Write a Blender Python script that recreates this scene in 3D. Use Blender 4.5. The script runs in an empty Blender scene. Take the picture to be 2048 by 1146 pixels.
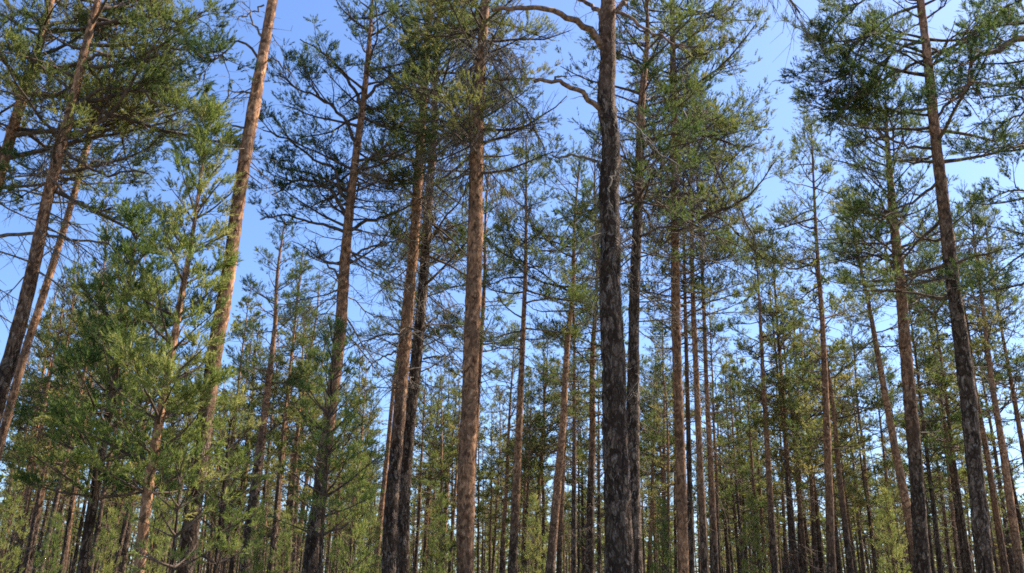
import bpy, math
import numpy as np
from mathutils import Matrix, Vector, Quaternion

# ------------------------------------------------------------------ camera, sky, sun, exposure
S = bpy.context.scene
W, H = 2048.0, 1146.0
F = 1770.0                                   # focal length in photograph pixels
PITCH, ROLL, EYE = 19.5, 1.0, 1.6
SUN_AZ, SUN_EL = 66.0, 52.0                  # azimuth clockwise from +Y (the view direction)

cd = bpy.data.cameras.new('camera'); cam = bpy.data.objects.new('camera', cd)
S.collection.objects.link(cam); S.camera = cam
cd.sensor_width = 36.0; cd.lens = F / W * 36.0
cd.clip_start = 0.05; cd.clip_end = 3000.0
CM = Matrix.Rotation(math.radians(90 + PITCH), 4, 'X') @ Matrix.Rotation(math.radians(ROLL), 4, 'Z')
CM.translation = (0, 0, EYE)
cam.matrix_world = CM

wd = bpy.data.worlds.new('World'); S.world = wd; wd.use_nodes = True
wn = wd.node_tree.nodes; wl = wd.node_tree.links
bg = wn['Background']
sky = wn.new('ShaderNodeTexSky'); sky.sky_type = 'NISHITA'; sky.sun_disc = False
sky.sun_elevation = math.radians(SUN_EL); sky.sun_rotation = math.radians(SUN_AZ)
sky.altitude = 100; sky.air_density = 1.0; sky.dust_density = 1.2; sky.ozone_density = 4.5
wmx = wn.new('ShaderNodeMix'); wmx.data_type = 'RGBA'; wmx.blend_type = 'MULTIPLY'; wmx.inputs[0].default_value = 1.0
wmx.inputs[7].default_value = (0.82, 0.90, 1.06, 1)          # the camera's cool white balance
wl.new(sky.outputs[0], wmx.inputs[6]); wl.new(wmx.outputs[2], bg.inputs[0]); bg.inputs[1].default_value = 0.1

sd = bpy.data.lights.new('sun', 'SUN'); sun = bpy.data.objects.new('sun', sd)
S.collection.objects.link(sun)
sd.energy = 5.0; sd.angle = math.radians(0.53); sd.color = (1.0, 0.93, 0.82)
_a, _e = math.radians(SUN_AZ), math.radians(SUN_EL)
sdir = Vector((math.sin(_a) * math.cos(_e), math.cos(_a) * math.cos(_e), math.sin(_e)))
sun.rotation_euler = (-sdir).to_track_quat('-Z', 'Y').to_euler()
sun.location = sdir * 60

S.view_settings.view_transform = 'Standard'; S.view_settings.look = 'None'
S.view_settings.exposure = 1.42; S.view_settings.gamma = 1.0
S.view_settings.use_curve_mapping = False
S.render.engine = 'CYCLES'
S.cycles.max_bounces = 5; S.cycles.diffuse_bounces = 3; S.cycles.glossy_bounces = 2
S.cycles.transmission_bounces = 2; S.cycles.use_denoising = False
S.cycles.filter_width = 1.7; S.cycles.sample_clamp_indirect = 4.0

# ------------------------------------------------------------------ materials
def mat(name):
    m = bpy.data.materials.new(name); m.use_nodes = True
    nt = m.node_tree
    b = nt.nodes['Principled BSDF']
    return m, nt, b

def node(nt, kind, **kw):
    n = nt.nodes.new(kind)
    for k, v in kw.items():
        setattr(n, k, v)
    return n

def ramp(nt, fac, stops):
    r = node(nt, 'ShaderNodeValToRGB')
    e = r.color_ramp.elements
    while len(e) < len(stops): e.new(0.5)
    for i, (p, c) in enumerate(stops):
        e[i].position = p; e[i].color = (*c, 1)
    nt.links.new(fac, r.inputs[0])
    return r.outputs[0]

def mixc(nt, f, a, b, mode='MIX'):
    n = node(nt, 'ShaderNodeMix', data_type='RGBA', blend_type=mode)
    for s, v in ((0, f), (6, a), (7, b)):
        if hasattr(v, 'is_linked'): nt.links.new(v, n.inputs[s])
        else: n.inputs[s].default_value = v if s == 0 else (*v, 1)
    return n.outputs[2]

def mathn(nt, op, a, b=None, clamp=False):
    n = node(nt, 'ShaderNodeMath', operation=op, use_clamp=clamp)
    for s, v in ((0, a), (1, b)):
        if v is None: continue
        if hasattr(v, 'is_linked'): nt.links.new(v, n.inputs[s])
        else: n.inputs[s].default_value = v
    return n.outputs[0]

def bark_material(name):
    """Pine bark: thick dark grey plates low on the stem, thin orange flakes higher up."""
    m, nt, b = mat(name)
    L = nt.links.new
    co = node(nt, 'ShaderNodeAttribute', attribute_name='bark_co').outputs['Vector']
    hi = node(nt, 'ShaderNodeAttribute', attribute_name='bark_hi').outputs['Fac']
    oi = node(nt, 'ShaderNodeObjectInfo').outputs['Random']
    off = node(nt, 'ShaderNodeVectorMath', operation='ADD'); L(co, off.inputs[0])
    sc = mathn(nt, 'MULTIPLY', oi, 37.0)
    wob = node(nt, 'ShaderNodeTexNoise'); wob.inputs['Scale'].default_value = 9; wob.inputs['Detail'].default_value = 3; L(co, wob.inputs['Vector'])
    cmb = node(nt, 'ShaderNodeCombineXYZ'); L(sc, cmb.inputs[2]); L(cmb.outputs[0], off.inputs[1])
    wsc = node(nt, 'ShaderNodeVectorMath', operation='SCALE'); wsc.inputs['Scale'].default_value = 0.15; L(wob.outputs['Color'], wsc.inputs[0])
    ad2 = node(nt, 'ShaderNodeVectorMath', operation='ADD'); L(off.outputs[0], ad2.inputs[0]); L(wsc.outputs[0], ad2.inputs[1])
    v = ad2.outputs[0]
    vor = node(nt, 'ShaderNodeTexVoronoi', feature='DISTANCE_TO_EDGE'); vor.inputs['Scale'].default_value = 14; L(v, vor.inputs['Vector'])
    vc = node(nt, 'ShaderNodeTexVoronoi'); vc.inputs['Scale'].default_value = 14; L(v, vc.inputs['Vector'])
    str2 = node(nt, 'ShaderNodeVectorMath', operation='MULTIPLY'); L(v, str2.inputs[0]); str2.inputs[1].default_value = (1, 1, 2.4)
    v2 = str2.outputs[0]
    pv = node(nt, 'ShaderNodeTexVoronoi'); pv.inputs['Scale'].default_value = 15; pv.inputs['Randomness'].default_value = 1.0; L(v2, pv.inputs['Vector'])
    kv = node(nt, 'ShaderNodeTexVoronoi'); kv.inputs['Scale'].default_value = 2.6; L(v2, kv.inputs['Vector'])
    knot = ramp(nt, kv.outputs['Distance'], [(0.07, (1, 1, 1)), (0.12, (0, 0, 0))])
    fl = node(nt, 'ShaderNodeTexNoise'); fl.inputs['Scale'].default_value = 26; fl.inputs['Detail'].default_value = 6; L(v, fl.inputs['Vector'])
    big = node(nt, 'ShaderNodeTexNoise'); big.inputs['Scale'].default_value = 3.0; big.inputs['Detail'].default_value = 4; L(v, big.inputs['Vector'])
    vor2 = node(nt, 'ShaderNodeTexVoronoi', feature='DISTANCE_TO_EDGE'); vor2.inputs['Scale'].default_value = 43; L(v, vor2.inputs['Vector'])
    cr_a = ramp(nt, vor.outputs['Distance'], [(0.0, (0, 0, 0)), (0.14, (1, 1, 1))])
    cr_b = ramp(nt, vor2.outputs['Distance'], [(0.0, (0.35, 0.35, 0.35)), (0.25, (1, 1, 1))])
    crack = mixc(nt, 1.0, mixc(nt, 0.2, cr_a, fl.outputs['Fac']), cr_b, 'MULTIPLY')
    plate = ramp(nt, vc.outputs['Color'], [(0.15, (0.055, 0.032, 0.020)), (0.45, (0.125, 0.078, 0.050)), (0.8, (0.33, 0.225, 0.155))])
    low = mixc(nt, crack, (0.016, 0.010, 0.007), plate)
    low = mixc(nt, ramp(nt, fl.outputs['Fac'], [(0.58, (0, 0, 0)), (0.68, (0.8, 0.8, 0.8))]), low, (0.34, 0.26, 0.20))
    low = mixc(nt, ramp(nt, big.outputs['Fac'], [(0.5, (0, 0, 0)), (0.7, (0.6, 0.6, 0.6))]), low, (0.06, 0.036, 0.023))
    flake = ramp(nt, fl.outputs['Fac'], [(0.30, (0.10, 0.05, 0.03)), (0.46, (0.28, 0.14, 0.072)), (0.60, (0.42, 0.225, 0.12)), (0.78, (0.60, 0.38, 0.23))])
    patch = ramp(nt, pv.outputs['Color'], [(0.15, (0.42, 0.40, 0.38)), (0.55, (1, 1, 1)), (0.9, (1.45, 1.42, 1.38))])
    flake = mixc(nt, 1.0, flake, patch, 'MULTIPLY')
    grey = ramp(nt, big.outputs['Fac'], [(0.44, (0, 0, 0)), (0.66, (1, 1, 1))])
    up = mixc(nt, mathn(nt, 'MULTIPLY', grey, 0.55), flake, (0.12, 0.075, 0.05))
    up = mixc(nt, mathn(nt, 'MULTIPLY', knot, 0.85), up, (0.03, 0.02, 0.015))
    # border between the two kinds of bark, ragged
    t = mathn(nt, 'ADD', hi, mathn(nt, 'MULTIPLY', mathn(nt, 'SUBTRACT', big.outputs['Fac'], 0.5), 1.1))
    t = mathn(nt, 'ADD', t, mathn(nt, 'MULTIPLY', mathn(nt, 'SUBTRACT', vc.outputs['Color'], 0.5), 0.25), True)
    c = mixc(nt, t, low, up)
    # each stem a little lighter or darker
    val = mathn(nt, 'ADD', 0.82, mathn(nt, 'MULTIPLY', oi, 0.36))
    hs = node(nt, 'ShaderNodeHueSaturation'); L(c, hs.inputs['Color']); L(val, hs.inputs['Value'])
    L(hs.outputs[0], b.inputs['Base Color'])
    b.inputs['Roughness'].default_value = 0.9; b.inputs['Specular IOR Level'].default_value = 0.1
    hgt = mathn(nt, 'ADD', mathn(nt, 'MULTIPLY', crack, mathn(nt, 'SUBTRACT', 1.15, hi)), mathn(nt, 'MULTIPLY', fl.outputs['Fac'], 0.8))
    bm = node(nt, 'ShaderNodeBump'); bm.inputs['Strength'].default_value = 0.7; bm.inputs['Distance'].default_value = 0.02
    L(hgt, bm.inputs['Height']); L(bm.outputs[0], b.inputs['Normal'])
    return m

def wood_material(name, dark, light, scale=9):
    m, nt, b = mat(name)
    tc = node(nt, 'ShaderNodeTexCoord')
    n = node(nt, 'ShaderNodeTexNoise'); n.inputs['Scale'].default_value = scale; n.inputs['Detail'].default_value = 5
    nt.links.new(tc.outputs['Object'], n.inputs['Vector'])
    c = ramp(nt, n.outputs['Fac'], [(0.35, dark), (0.68, light)])
    nt.links.new(c, b.inputs['Base Color'])
    b.inputs['Roughness'].default_value = 0.9; b.inputs['Specular IOR Level'].default_value = 0.2
    bm = node(nt, 'ShaderNodeBump'); bm.inputs['Strength'].default_value = 0.6; bm.inputs['Distance'].default_value = 0.01
    nt.links.new(n.outputs['Fac'], bm.inputs['Height']); nt.links.new(bm.outputs[0], b.inputs['Normal'])
    return m

def needle_material(name, stops, trans=0.3):
    m, nt, b = mat(name)
    L = nt.links.new
    t = node(nt, 'ShaderNodeAttribute', attribute_name='tint').outputs['Fac']
    oi = node(nt, 'ShaderNodeObjectInfo').outputs['Random']
    t2 = mathn(nt, 'ADD', t, mathn(nt, 'MULTIPLY', mathn(nt, 'SUBTRACT', oi, 0.5), 0.35), True)
    c = ramp(nt, t2, stops)
    L(c, b.inputs['Base Color'])
    b.inputs['Roughness'].default_value = 0.6; b.inputs['Specular IOR Level'].default_value = 0.22
    tr = node(nt, 'ShaderNodeBsdfTranslucent'); L(c, tr.inputs[0])
    mx = node(nt, 'ShaderNodeMixShader'); mx.inputs[0].default_value = trans
    L(b.outputs[0], mx.inputs[1]); L(tr.outputs[0], mx.inputs[2])
    L(mx.outputs[0], nt.nodes['Material Output'].inputs['Surface'])
    return m

M_BARK = bark_material('pine_bark')
M_TWIG = wood_material('pine_twig', (0.05, 0.037, 0.03), (0.16, 0.105, 0.07))
M_LIMB = wood_material('pine_limb', (0.07, 0.045, 0.032), (0.34, 0.20, 0.125), 14)
M_DEAD = wood_material('dead_twig', (0.085, 0.066, 0.05), (0.22, 0.175, 0.13), 16)
M_PALE = wood_material('barkless_wood', (0.30, 0.24, 0.20), (0.62, 0.52, 0.44), 6)
M_NEEDLE = needle_material('pine_needles', [(0.0, (0.050, 0.082, 0.026)), (0.35, (0.11, 0.145, 0.036)), (0.7, (0.20, 0.21, 0.052)), (1.0, (0.31, 0.25, 0.085))], 0.55)
M_YOUNG = needle_material('young_pine_needles', [(0.0, (0.055, 0.095, 0.026)), (0.45, (0.14, 0.19, 0.042)), (0.85, (0.26, 0.285, 0.066)), (1.0, (0.40, 0.36, 0.12))], 0.5)

# ------------------------------------------------------------------ helpers
C = S.collection
def unproject(x, y, d):
    """Point of the place on the vertical plane Y = d that the photograph shows at pixel (x, y)."""
    v = CM.to_3x3() @ Vector(((x - W / 2) / F, -(y - H / 2) / F, -1.0))
    k = d / v.y
    return np.array((v.x * k, d, EYE + v.z * k))
CMI = CM.inverted()
def project(p):
    q = CMI @ Vector(p)
    return (W / 2 + F * q.x / -q.z, H / 2 - F * q.y / -q.z)

def norm(v):
    return v / np.maximum(np.linalg.norm(v, axis=-1, keepdims=True), 1e-9)

def frames(T):
    ref = np.zeros_like(T); z = np.abs(T[..., 2]) < 0.92
    ref[..., 2] = z; ref[..., 0] = ~z
    U = norm(np.cross(T, ref)); V = np.cross(T, U)
    return U, V

def tubes(P, R, sides):
    """n tapered tubes of k points each -> verts, quads."""
    n, k, _ = P.shape
    T = norm(np.gradient(P, axis=1))
    U, V = frames(T)
    a = np.arange(sides) * 2 * np.pi / sides
    vs = P[:, :, None, :] + R[:, :, None, None] * (np.cos(a)[None, None, :, None] * U[:, :, None, :] + np.sin(a)[None, None, :, None] * V[:, :, None, :])
    idx = np.arange(n * k * sides).reshape(n, k, sides)
    nx = np.roll(idx, -1, axis=2)
    q = np.stack([idx[:, :-1], nx[:, :-1], nx[:, 1:], idx[:, 1:]], -1).reshape(-1, 4)
    return vs.reshape(-1, 3), q

def mesh_from(name, parts, m, smooth=True, attrs=None):
    """parts: list of (verts, faces) with faces all quads or all triangles."""
    vs = np.concatenate([p[0] for p in parts]).astype(np.float32)
    o = 0; loops = []; sizes = []
    for v, f in parts:
        loops.append((f + o).reshape(-1)); sizes.append(np.full(len(f), f.shape[1])); o += len(v)
    loops = np.concatenate(loops).astype(np.int32); sizes = np.concatenate(sizes)
    starts = np.concatenate([[0], np.cumsum(sizes)[:-1]]).astype(np.int32)
    me = bpy.data.meshes.new(name)
    me.vertices.add(len(vs)); me.vertices.foreach_set('co', vs.ravel())
    me.loops.add(len(loops)); me.loops.foreach_set('vertex_index', loops)
    me.polygons.add(len(starts)); me.polygons.foreach_set('loop_start', starts)
    me.polygons.foreach_set('use_smooth', np.full(len(starts), smooth))
    for k, a in (attrs or {}).items():
        a = np.asarray(a, np.float32)
        if a.ndim == 2:
            at = me.attributes.new(k, 'FLOAT_VECTOR', 'POINT'); at.data.foreach_set('vector', a.ravel())
        else:
            at = me.attributes.new(k, 'FLOAT', 'POINT'); at.data.foreach_set('value', a)
    me.update(calc_edges=True)
    me.materials.append(m)
    return me

def link(name, data, parent=None):
    o = bpy.data.objects.new(name, data); C.objects.link(o)
    if parent is not None: o.parent = parent
    return o

def thing(name, label, cat, loc, group=None):
    o = link(name, None); o.location = loc; o.empty_display_size = 0.3
    o['label'] = label; o['category'] = cat
    if group: o['group'] = group
    return o

# ------------------------------------------------------------------ growing a pine
def walk(rng, p0, d0, L, k, jit, up):
    n = len(p0); P = np.zeros((n, k, 3)); P[:, 0] = p0
    d = norm(np.array(d0, float)); st = (L / (k - 1))[:, None]
    up = np.broadcast_to(up, (n,))
    for i in range(1, k):
        d = d + rng.normal(0, 1, (n, 3)) * jit
        d[:, 2] += up
        d = norm(d); P[:, i] = P[:, i - 1] + d * st
    return P

def along(P, i, t):
    k = P.shape[1]; s = np.clip(t, 0, 0.9999) * (k - 1); j = s.astype(int); f = (s - j)[:, None]
    A = P[i, j]; B = P[i, j + 1]
    return A + (B - A) * f, norm(B - A)

def side_shoots(rng, P, L, dens, t0, t1, amin, amax, lift, lmin=1):
    n = len(P)
    cnt = np.maximum(lmin, rng.poisson(L * dens))
    i = np.repeat(np.arange(n), cnt); m = len(i)
    t = rng.uniform(t0, t1, m)
    p, T = along(P, i, t)
    side = norm(np.cross(T, np.array([0, 0, 1.0])) + rng.normal(0, 0.25, (m, 3)))
    side *= rng.choice([-1.0, 1.0], m)[:, None]
    a = np.radians(rng.uniform(amin, amax, m))[:, None]
    d = T * np.cos(a) + side * np.sin(a)
    d[:, 2] += rng.normal(lift, 0.18, m)
    return i, t, p, norm(d)

def needles(rng, pos, dr, sl, m, nl, w, tint):
    n = len(pos)
    t = rng.uniform(0, 1, (n, m)); ph = rng.uniform(0, 2 * np.pi, (n, m))
    th = np.radians(rng.uniform(24, 54, (n, m)) * (1.0 - 0.55 * t ** 3))
    U, V = frames(dr)
    nd = dr[:, None, :] * np.cos(th)[..., None] + np.sin(th)[..., None] * (np.cos(ph)[..., None] * U[:, None, :] + np.sin(ph)[..., None] * V[:, None, :])
    b = pos[:, None, :] + dr[:, None, :] * (t * sl[:, None])[..., None]
    ln = nl * rng.uniform(0.75, 1.2, (n, m))[..., None]
    wv = norm(np.cross(nd, rng.normal(0, 1, (n, m, 3)))) * (w * 0.5)
    v = np.stack([b + wv, b - wv, b + nd * ln], 2).reshape(-1, 3)
    f = np.arange(n * m * 3).reshape(-1, 3)
    tn = np.repeat(tint[:, None] + rng.normal(0, 0.05, (n, m)), 3, axis=1)
    tn = np.repeat((tint[:, None] + rng.normal(0, 0.06, (n, m))).reshape(-1), 3)
    return v, f, tn

STAT = {'shoots': 0, 'tris': 0}
def foliage(rng, P1, L1, r1, o):
    """Twigs and needle shoots on the primary branches P1. Returns per-primary twig tubes and the needles."""
    i2, t2, p2, d2 = side_shoots(rng, P1, L1, o['d2'], o.get('t0', 0.22), 1.0, 28, 68, o.get('lift2', 0.12), o.get('lmin', 1))
    L2 = np.clip((L1[i2] * (0.52 - 0.36 * t2)) * rng.uniform(0.6, 1.25, len(i2)), 0.14, 1.3)
    P2 = walk(rng, p2, d2, L2, 4, 0.15, o.get('up2', 0.05))
    R2 = np.clip(r1[i2] * (1 - 0.7 * t2) * 0.45, 0.003, 0.02)[:, None] * np.array([1, .8, .6, .35])
    i3, t3, p3, d3 = side_shoots(rng, P2, L2, o['d3'], 0.15, 1.0, 25, 65, 0.15)
    L3 = np.clip(L2[i3] * (0.5 - 0.3 * t3) * rng.uniform(0.6, 1.3, len(i3)), 0.07, 0.4)
    P3 = walk(rng, p3, d3, L3, 3, 0.14, 0.10)
    R3 = np.clip(R2[i3, 1] * 0.55, 0.0022, 0.006)[:, None] * np.array([1, .8, .5])
    own3 = i2[i3]
    # live needles sit on the outer part of a branch; some branches are nearly bare
    bare = rng.uniform(0, 1, len(P1)) < o.get('bare', 0.08)
    pt = t2[i3]
    inner = o.get('inner', 0.3)
    live = (pt + rng.normal(0, 0.12, len(pt)) > inner) & ~(bare[own3])
    k = np.flatnonzero(live)
    ns = o.get('ns', 2.4)
    c = np.maximum(1, rng.poisson(ns, len(k))); kk = np.repeat(k, c)
    first = np.concatenate([[0], np.cumsum(c)[:-1]])
    t = rng.uniform(0.35, 1.0, len(kk)); t[first] = 0.999
    sp, sT = along(P3, kk, t)
    sdv = norm(sT + rng.normal(0, 0.32, sT.shape) + np.array([0, 0, o.get('shup', 0.22)]))
    # ends of secondaries and primaries
    k2 = np.flatnonzero((t2 > inner) & ~bare[i2])
    ep, eT = along(P2, k2, np.full(len(k2), 0.999))
    b2 = np.flatnonzero(~bare)
    fp, fT = along(P1, np.repeat(b2, 4), rng.uniform(0.85, 0.999, len(b2) * 4))
    sp = np.concatenate([sp, ep, fp]); sdv = np.concatenate([sdv, norm(eT + [0, 0, 0.2]), norm(fT + rng.normal(0, .4, fT.shape) + [0, 0, 0.25])])
    own = np.concatenate([own3[kk], i2[k2], np.repeat(b2, 4)])
    bt = rng.normal(o.get('tint', 0.4), 0.14, len(P1))
    tint = np.clip(bt[own] + rng.normal(0, 0.13, len(own)), 0, 1)
    sl = o['sl'] * rng.uniform(0.7, 1.3, len(sp))
    nv, nf, nt_ = needles(rng, sp, sdv, sl, o['m'], o['nl'], o['w'], tint)
    STAT['shoots'] += len(sp); STAT['tris'] += len(nf)
    w3 = rng.uniform(0, 1, len(P3)) < 0.5        # the finest twigs are mostly hidden in their needles
    return (P2, R2, i2), (P3[w3], R3[w3], own3[w3]), (nv, nf, nt_)

def resample(pts, rad, step):
    pts = np.asarray(pts, float); rad = np.asarray(rad, float)
    s = np.concatenate([[0], np.cumsum(np.linalg.norm(np.diff(pts, axis=0), axis=1))])
    n = max(4, int(s[-1] / step) + 1); u = np.linspace(0, s[-1], n)
    # smooth through the control points (cubic Hermite with finite differences)
    g = np.gradient(pts, s, axis=0)
    j = np.clip(np.searchsorted(s, u, side='right') - 1, 0, len(s) - 2)
    h = (s[j + 1] - s[j]); x = ((u - s[j]) / h)[:, None]; h = h[:, None]
    q = (2*x**3 - 3*x**2 + 1) * pts[j] + (x**3 - 2*x**2 + x) * h * g[j] + (-2*x**3 + 3*x**2) * pts[j+1] + (x**3 - x**2) * h * g[j+1]
    return q, np.interp(u, s, rad), u

def stem_mesh(rng, pts, rad, hi_a, hi_b, sides=16, step=0.14, lump=0.045, m=None):
    q, r, u = resample(pts, rad, step)
    n = len(q)
    T = norm(np.gradient(q, axis=0))
    U = norm(np.cross(np.array([0, 1.0, 0])[None], T)); V = np.cross(T, U)
    a = np.arange(sides) * 2 * np.pi / sides
    rr = r[:, None] * (1 + rng.normal(0, lump, (n, sides)))
    low = np.interp(np.arange(n), np.linspace(0, n - 1, max(3, n // 7)), rng.normal(0, 0.035, max(3, n // 7)))
    rr *= (1 + low)[:, None]
    v = q[:, None, :] + rr[..., None] * (np.cos(a)[None, :, None] * U[:, None, :] + np.sin(a)[None, :, None] * V[:, None, :])
    idx = np.arange(n * sides).reshape(n, sides); nx = np.roll(idx, -1, 1)
    f = np.stack([idx[:-1], nx[:-1], nx[1:], idx[1:]], -1).reshape(-1, 4)
    R0 = np.maximum(r, 0.05)
    bc = np.stack([np.cos(a)[None, :] * R0[:, None], np.sin(a)[None, :] * R0[:, None], np.repeat((u * 0.42)[:, None], sides, 1)], -1).reshape(-1, 3)
    hi = np.clip((q[:, 2] - hi_a) / max(hi_b - hi_a, 0.1), -0.3, 1.3)
    return mesh_from('trunk', [(v.reshape(-1, 3), f)], m or M_BARK, True, {'bark_co': bc, 'bark_hi': np.repeat(hi, sides)}), q, r

def crown_primaries(rng, q, r, o):
    """Starting points, directions and lengths of the primary branches round stem q between z cb and top."""
    zt = q[-1, 2]; cb = o['cb']; n = o['n']
    if o.get('young'):
        nw = max(4, int((zt - cb) / o.get('whorl', 0.30)))
        zs = np.repeat(np.linspace(cb, zt - 0.18, nw), n) + rng.normal(0, 0.03, nw * n)
        az = (np.tile(np.arange(n) * 2 * np.pi / n, nw) + np.repeat(rng.uniform(0, 6.28, nw), n) + rng.normal(0, 0.22, nw * n))
    else:
        u0 = rng.uniform(0, 1, n) ** 0.9
        zs = cb + (zt - cb - 0.15) * np.sort(u0)
        az = np.arange(n) * 2.399 + rng.normal(0, 0.5, n)
    u = np.clip((zs - cb) / (zt - cb), 0, 1)
    if o.get('young'):
        L = o['R'] * (1 - u) ** 0.72 * (0.7 + 0.3 * np.minimum(1, u / 0.2)) * rng.uniform(0.65, 1.15, len(u)) + 0.22
        el = np.radians(15 + 42 * u + rng.normal(0, 7, len(u)))
    else:
        L = o['R'] * (1 - u) ** 0.55 * (0.6 + 0.4 * np.minimum(1, u / 0.3)) * rng.uniform(0.5, 1.2, len(u)) + 0.25
        el = np.radians(o.get('el0', -4) + 55 * u ** 1.3 + rng.normal(0, 14, len(u)))
    if 'azbias' in o:                       # longer towards the open side
        L *= 1 + o.get('azk', 0.35) * np.cos(az - o['azbias'])
    z = q[:, 2]
    p = np.stack([np.interp(zs, z, q[:, 0]), np.interp(zs, z, q[:, 1]), zs], -1)
    d = np.stack([np.cos(az) * np.cos(el), np.sin(az) * np.cos(el), np.sin(el)], -1)
    rs = np.interp(zs, z, r)
    rb = np.clip(0.011 * L + 0.007, 0.007, 0.6 * rs + 0.004)
    return p, d, L, rb, u

def dead_primaries(rng, q, r, z0, z1, n, lmax, droop):
    zs = rng.uniform(z0, z1, n); az = rng.uniform(0, 6.283, n)
    el = np.radians(rng.normal(-5 - 20 * droop, 16, n))
    L = lmax * rng.uniform(0.25, 1.0, n) ** 1.2
    z = q[:, 2]
    p = np.stack([np.interp(zs, z, q[:, 0]), np.interp(zs, z, q[:, 1]), zs], -1)
    d = np.stack([np.cos(az) * np.cos(el), np.sin(az) * np.cos(el), np.sin(el)], -1)
    return walk(rng, p, d, L, 6, 0.16, -0.10 * droop), L, np.clip(0.007 * L + 0.004, 0.004, 0.02)

def dead_twigs(rng, P, L, rb, dens, hang):
    i2, t2, p2, d2 = side_shoots(rng, P, L, dens, 0.2, 1.0, 30, 75, -0.1 - 0.5 * hang)
    L2 = np.clip(L[i2] * (0.5 - 0.3 * t2) * rng.uniform(0.5, 1.3, len(i2)), 0.12, 0.9)
    P2 = walk(rng, p2, d2, L2, 4, 0.22, -0.22 * hang)
    R2 = np.clip(rb[i2] * 0.5, 0.0034, 0.008)[:, None] * np.array([1, .8, .6, .3])
    i3, t3, p3, d3 = side_shoots(rng, P2, L2, 6.0, 0.15, 1.0, 25, 70, -0.1 - 0.4 * hang)
    L3 = np.clip(L2[i3] * 0.45 * rng.uniform(0.4, 1.2, len(i3)), 0.06, 0.4)
    P3 = walk(rng, p3, d3, L3, 3, 0.25, -0.25 * hang)
    R3 = np.full(len(L3), 0.0034)[:, None] * np.array([1, .8, .5])
    return (P2, R2, i2), (P3, R3, i2[i3])

TAPER6 = np.array([1.25, .95, .78, .62, .46, .3]); TAPER7 = np.array([1.3, 1, .85, .7, .55, .42, .28])

def branch_objects(name, root, P, rb, tw, tw3, m, taper, sides=6):
    for i in range(len(P)):
        parts = [tubes(P[i:i+1], rb[i] * taper[None], sides)]
        s = tw[2] == i
        if s.any(): parts.append(tubes(tw[0][s], tw[1][s], 3))
        s = tw3[2] == i
        if s.any(): parts.append(tubes(tw3[0][s][:, ::2], tw3[1][s][:, ::2], 3))
        link(name, mesh_from(name, parts, m), root)

LOD_NEAR = dict(d2=8.5, d3=8.5, ns=2.5, sl=0.14, m=16, nl=0.054, w=0.0100, shup=0.34)
LOD_MID = dict(d2=8.5, d3=7.5, ns=2.3, sl=0.16, m=11, nl=0.065, w=0.0165, shup=0.34)
LOD_FAR = dict(d2=6.5, d3=6.0, ns=2.1, sl=0.18, m=6, nl=0.11, w=0.04)

# ------------------------------------------------------------------ the ground
def ground():
    rng = np.random.default_rng(5)
    n = 150
    t = np.linspace(-1, 1, n); g = np.sign(t) * np.abs(t) ** 2.2 * 900
    X, Y = np.meshgrid(g, g)
    Z = 0.10 * np.sin(X * 0.21 + 1) * np.cos(Y * 0.17) + 0.05 * np.sin(X * 0.63 + Y * 0.41) - 0.10
    v = np.stack([X, Y, Z], -1).reshape(-1, 3)
    i = np.arange(n * n).reshape(n, n)
    f = np.stack([i[:-1, :-1], i[:-1, 1:], i[1:, 1:], i[1:, :-1]], -1).reshape(-1, 4)
    m, nt, b = mat('forest_floor')
    tc = node(nt, 'ShaderNodeTexCoord')
    a = node(nt, 'ShaderNodeTexNoise'); a.inputs['Scale'].default_value = 0.6; a.inputs['Detail'].default_value = 8
    d = node(nt, 'ShaderNodeTexNoise'); d.inputs['Scale'].default_value = 14; d.inputs['Detail'].default_value = 6
    for k in (a, d): nt.links.new(tc.outputs['Object'], k.inputs['Vector'])
    moss = ramp(nt, d.outputs['Fac'], [(0.3, (0.035, 0.05, 0.018)), (0.7, (0.12, 0.13, 0.045))])
    lit = ramp(nt, d.outputs['Fac'], [(0.3, (0.07, 0.05, 0.032)), (0.7, (0.24, 0.2, 0.13))])
    k = ramp(nt, a.outputs['Fac'], [(0.42, (0, 0, 0)), (0.58, (1, 1, 1))])
    nt.links.new(mixc(nt, k, moss, lit), b.inputs['Base Color'])
    b.inputs['Roughness'].default_value = 0.95
    bm = node(nt, 'ShaderNodeBump'); bm.inputs['Distance'].default_value = 0.06
    nt.links.new(d.outputs['Fac'], bm.inputs['Height']); nt.links.new(bm.outputs[0], b.inputs['Normal'])
    o = link('ground', mesh_from('ground', [(v, f)], m)); o['kind'] = 'structure'
ground()

# ------------------------------------------------------------------ near trees, each grown by itself
def y_to_z(y, d):
    return float(unproject(W / 2, y, d)[2])

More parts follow.
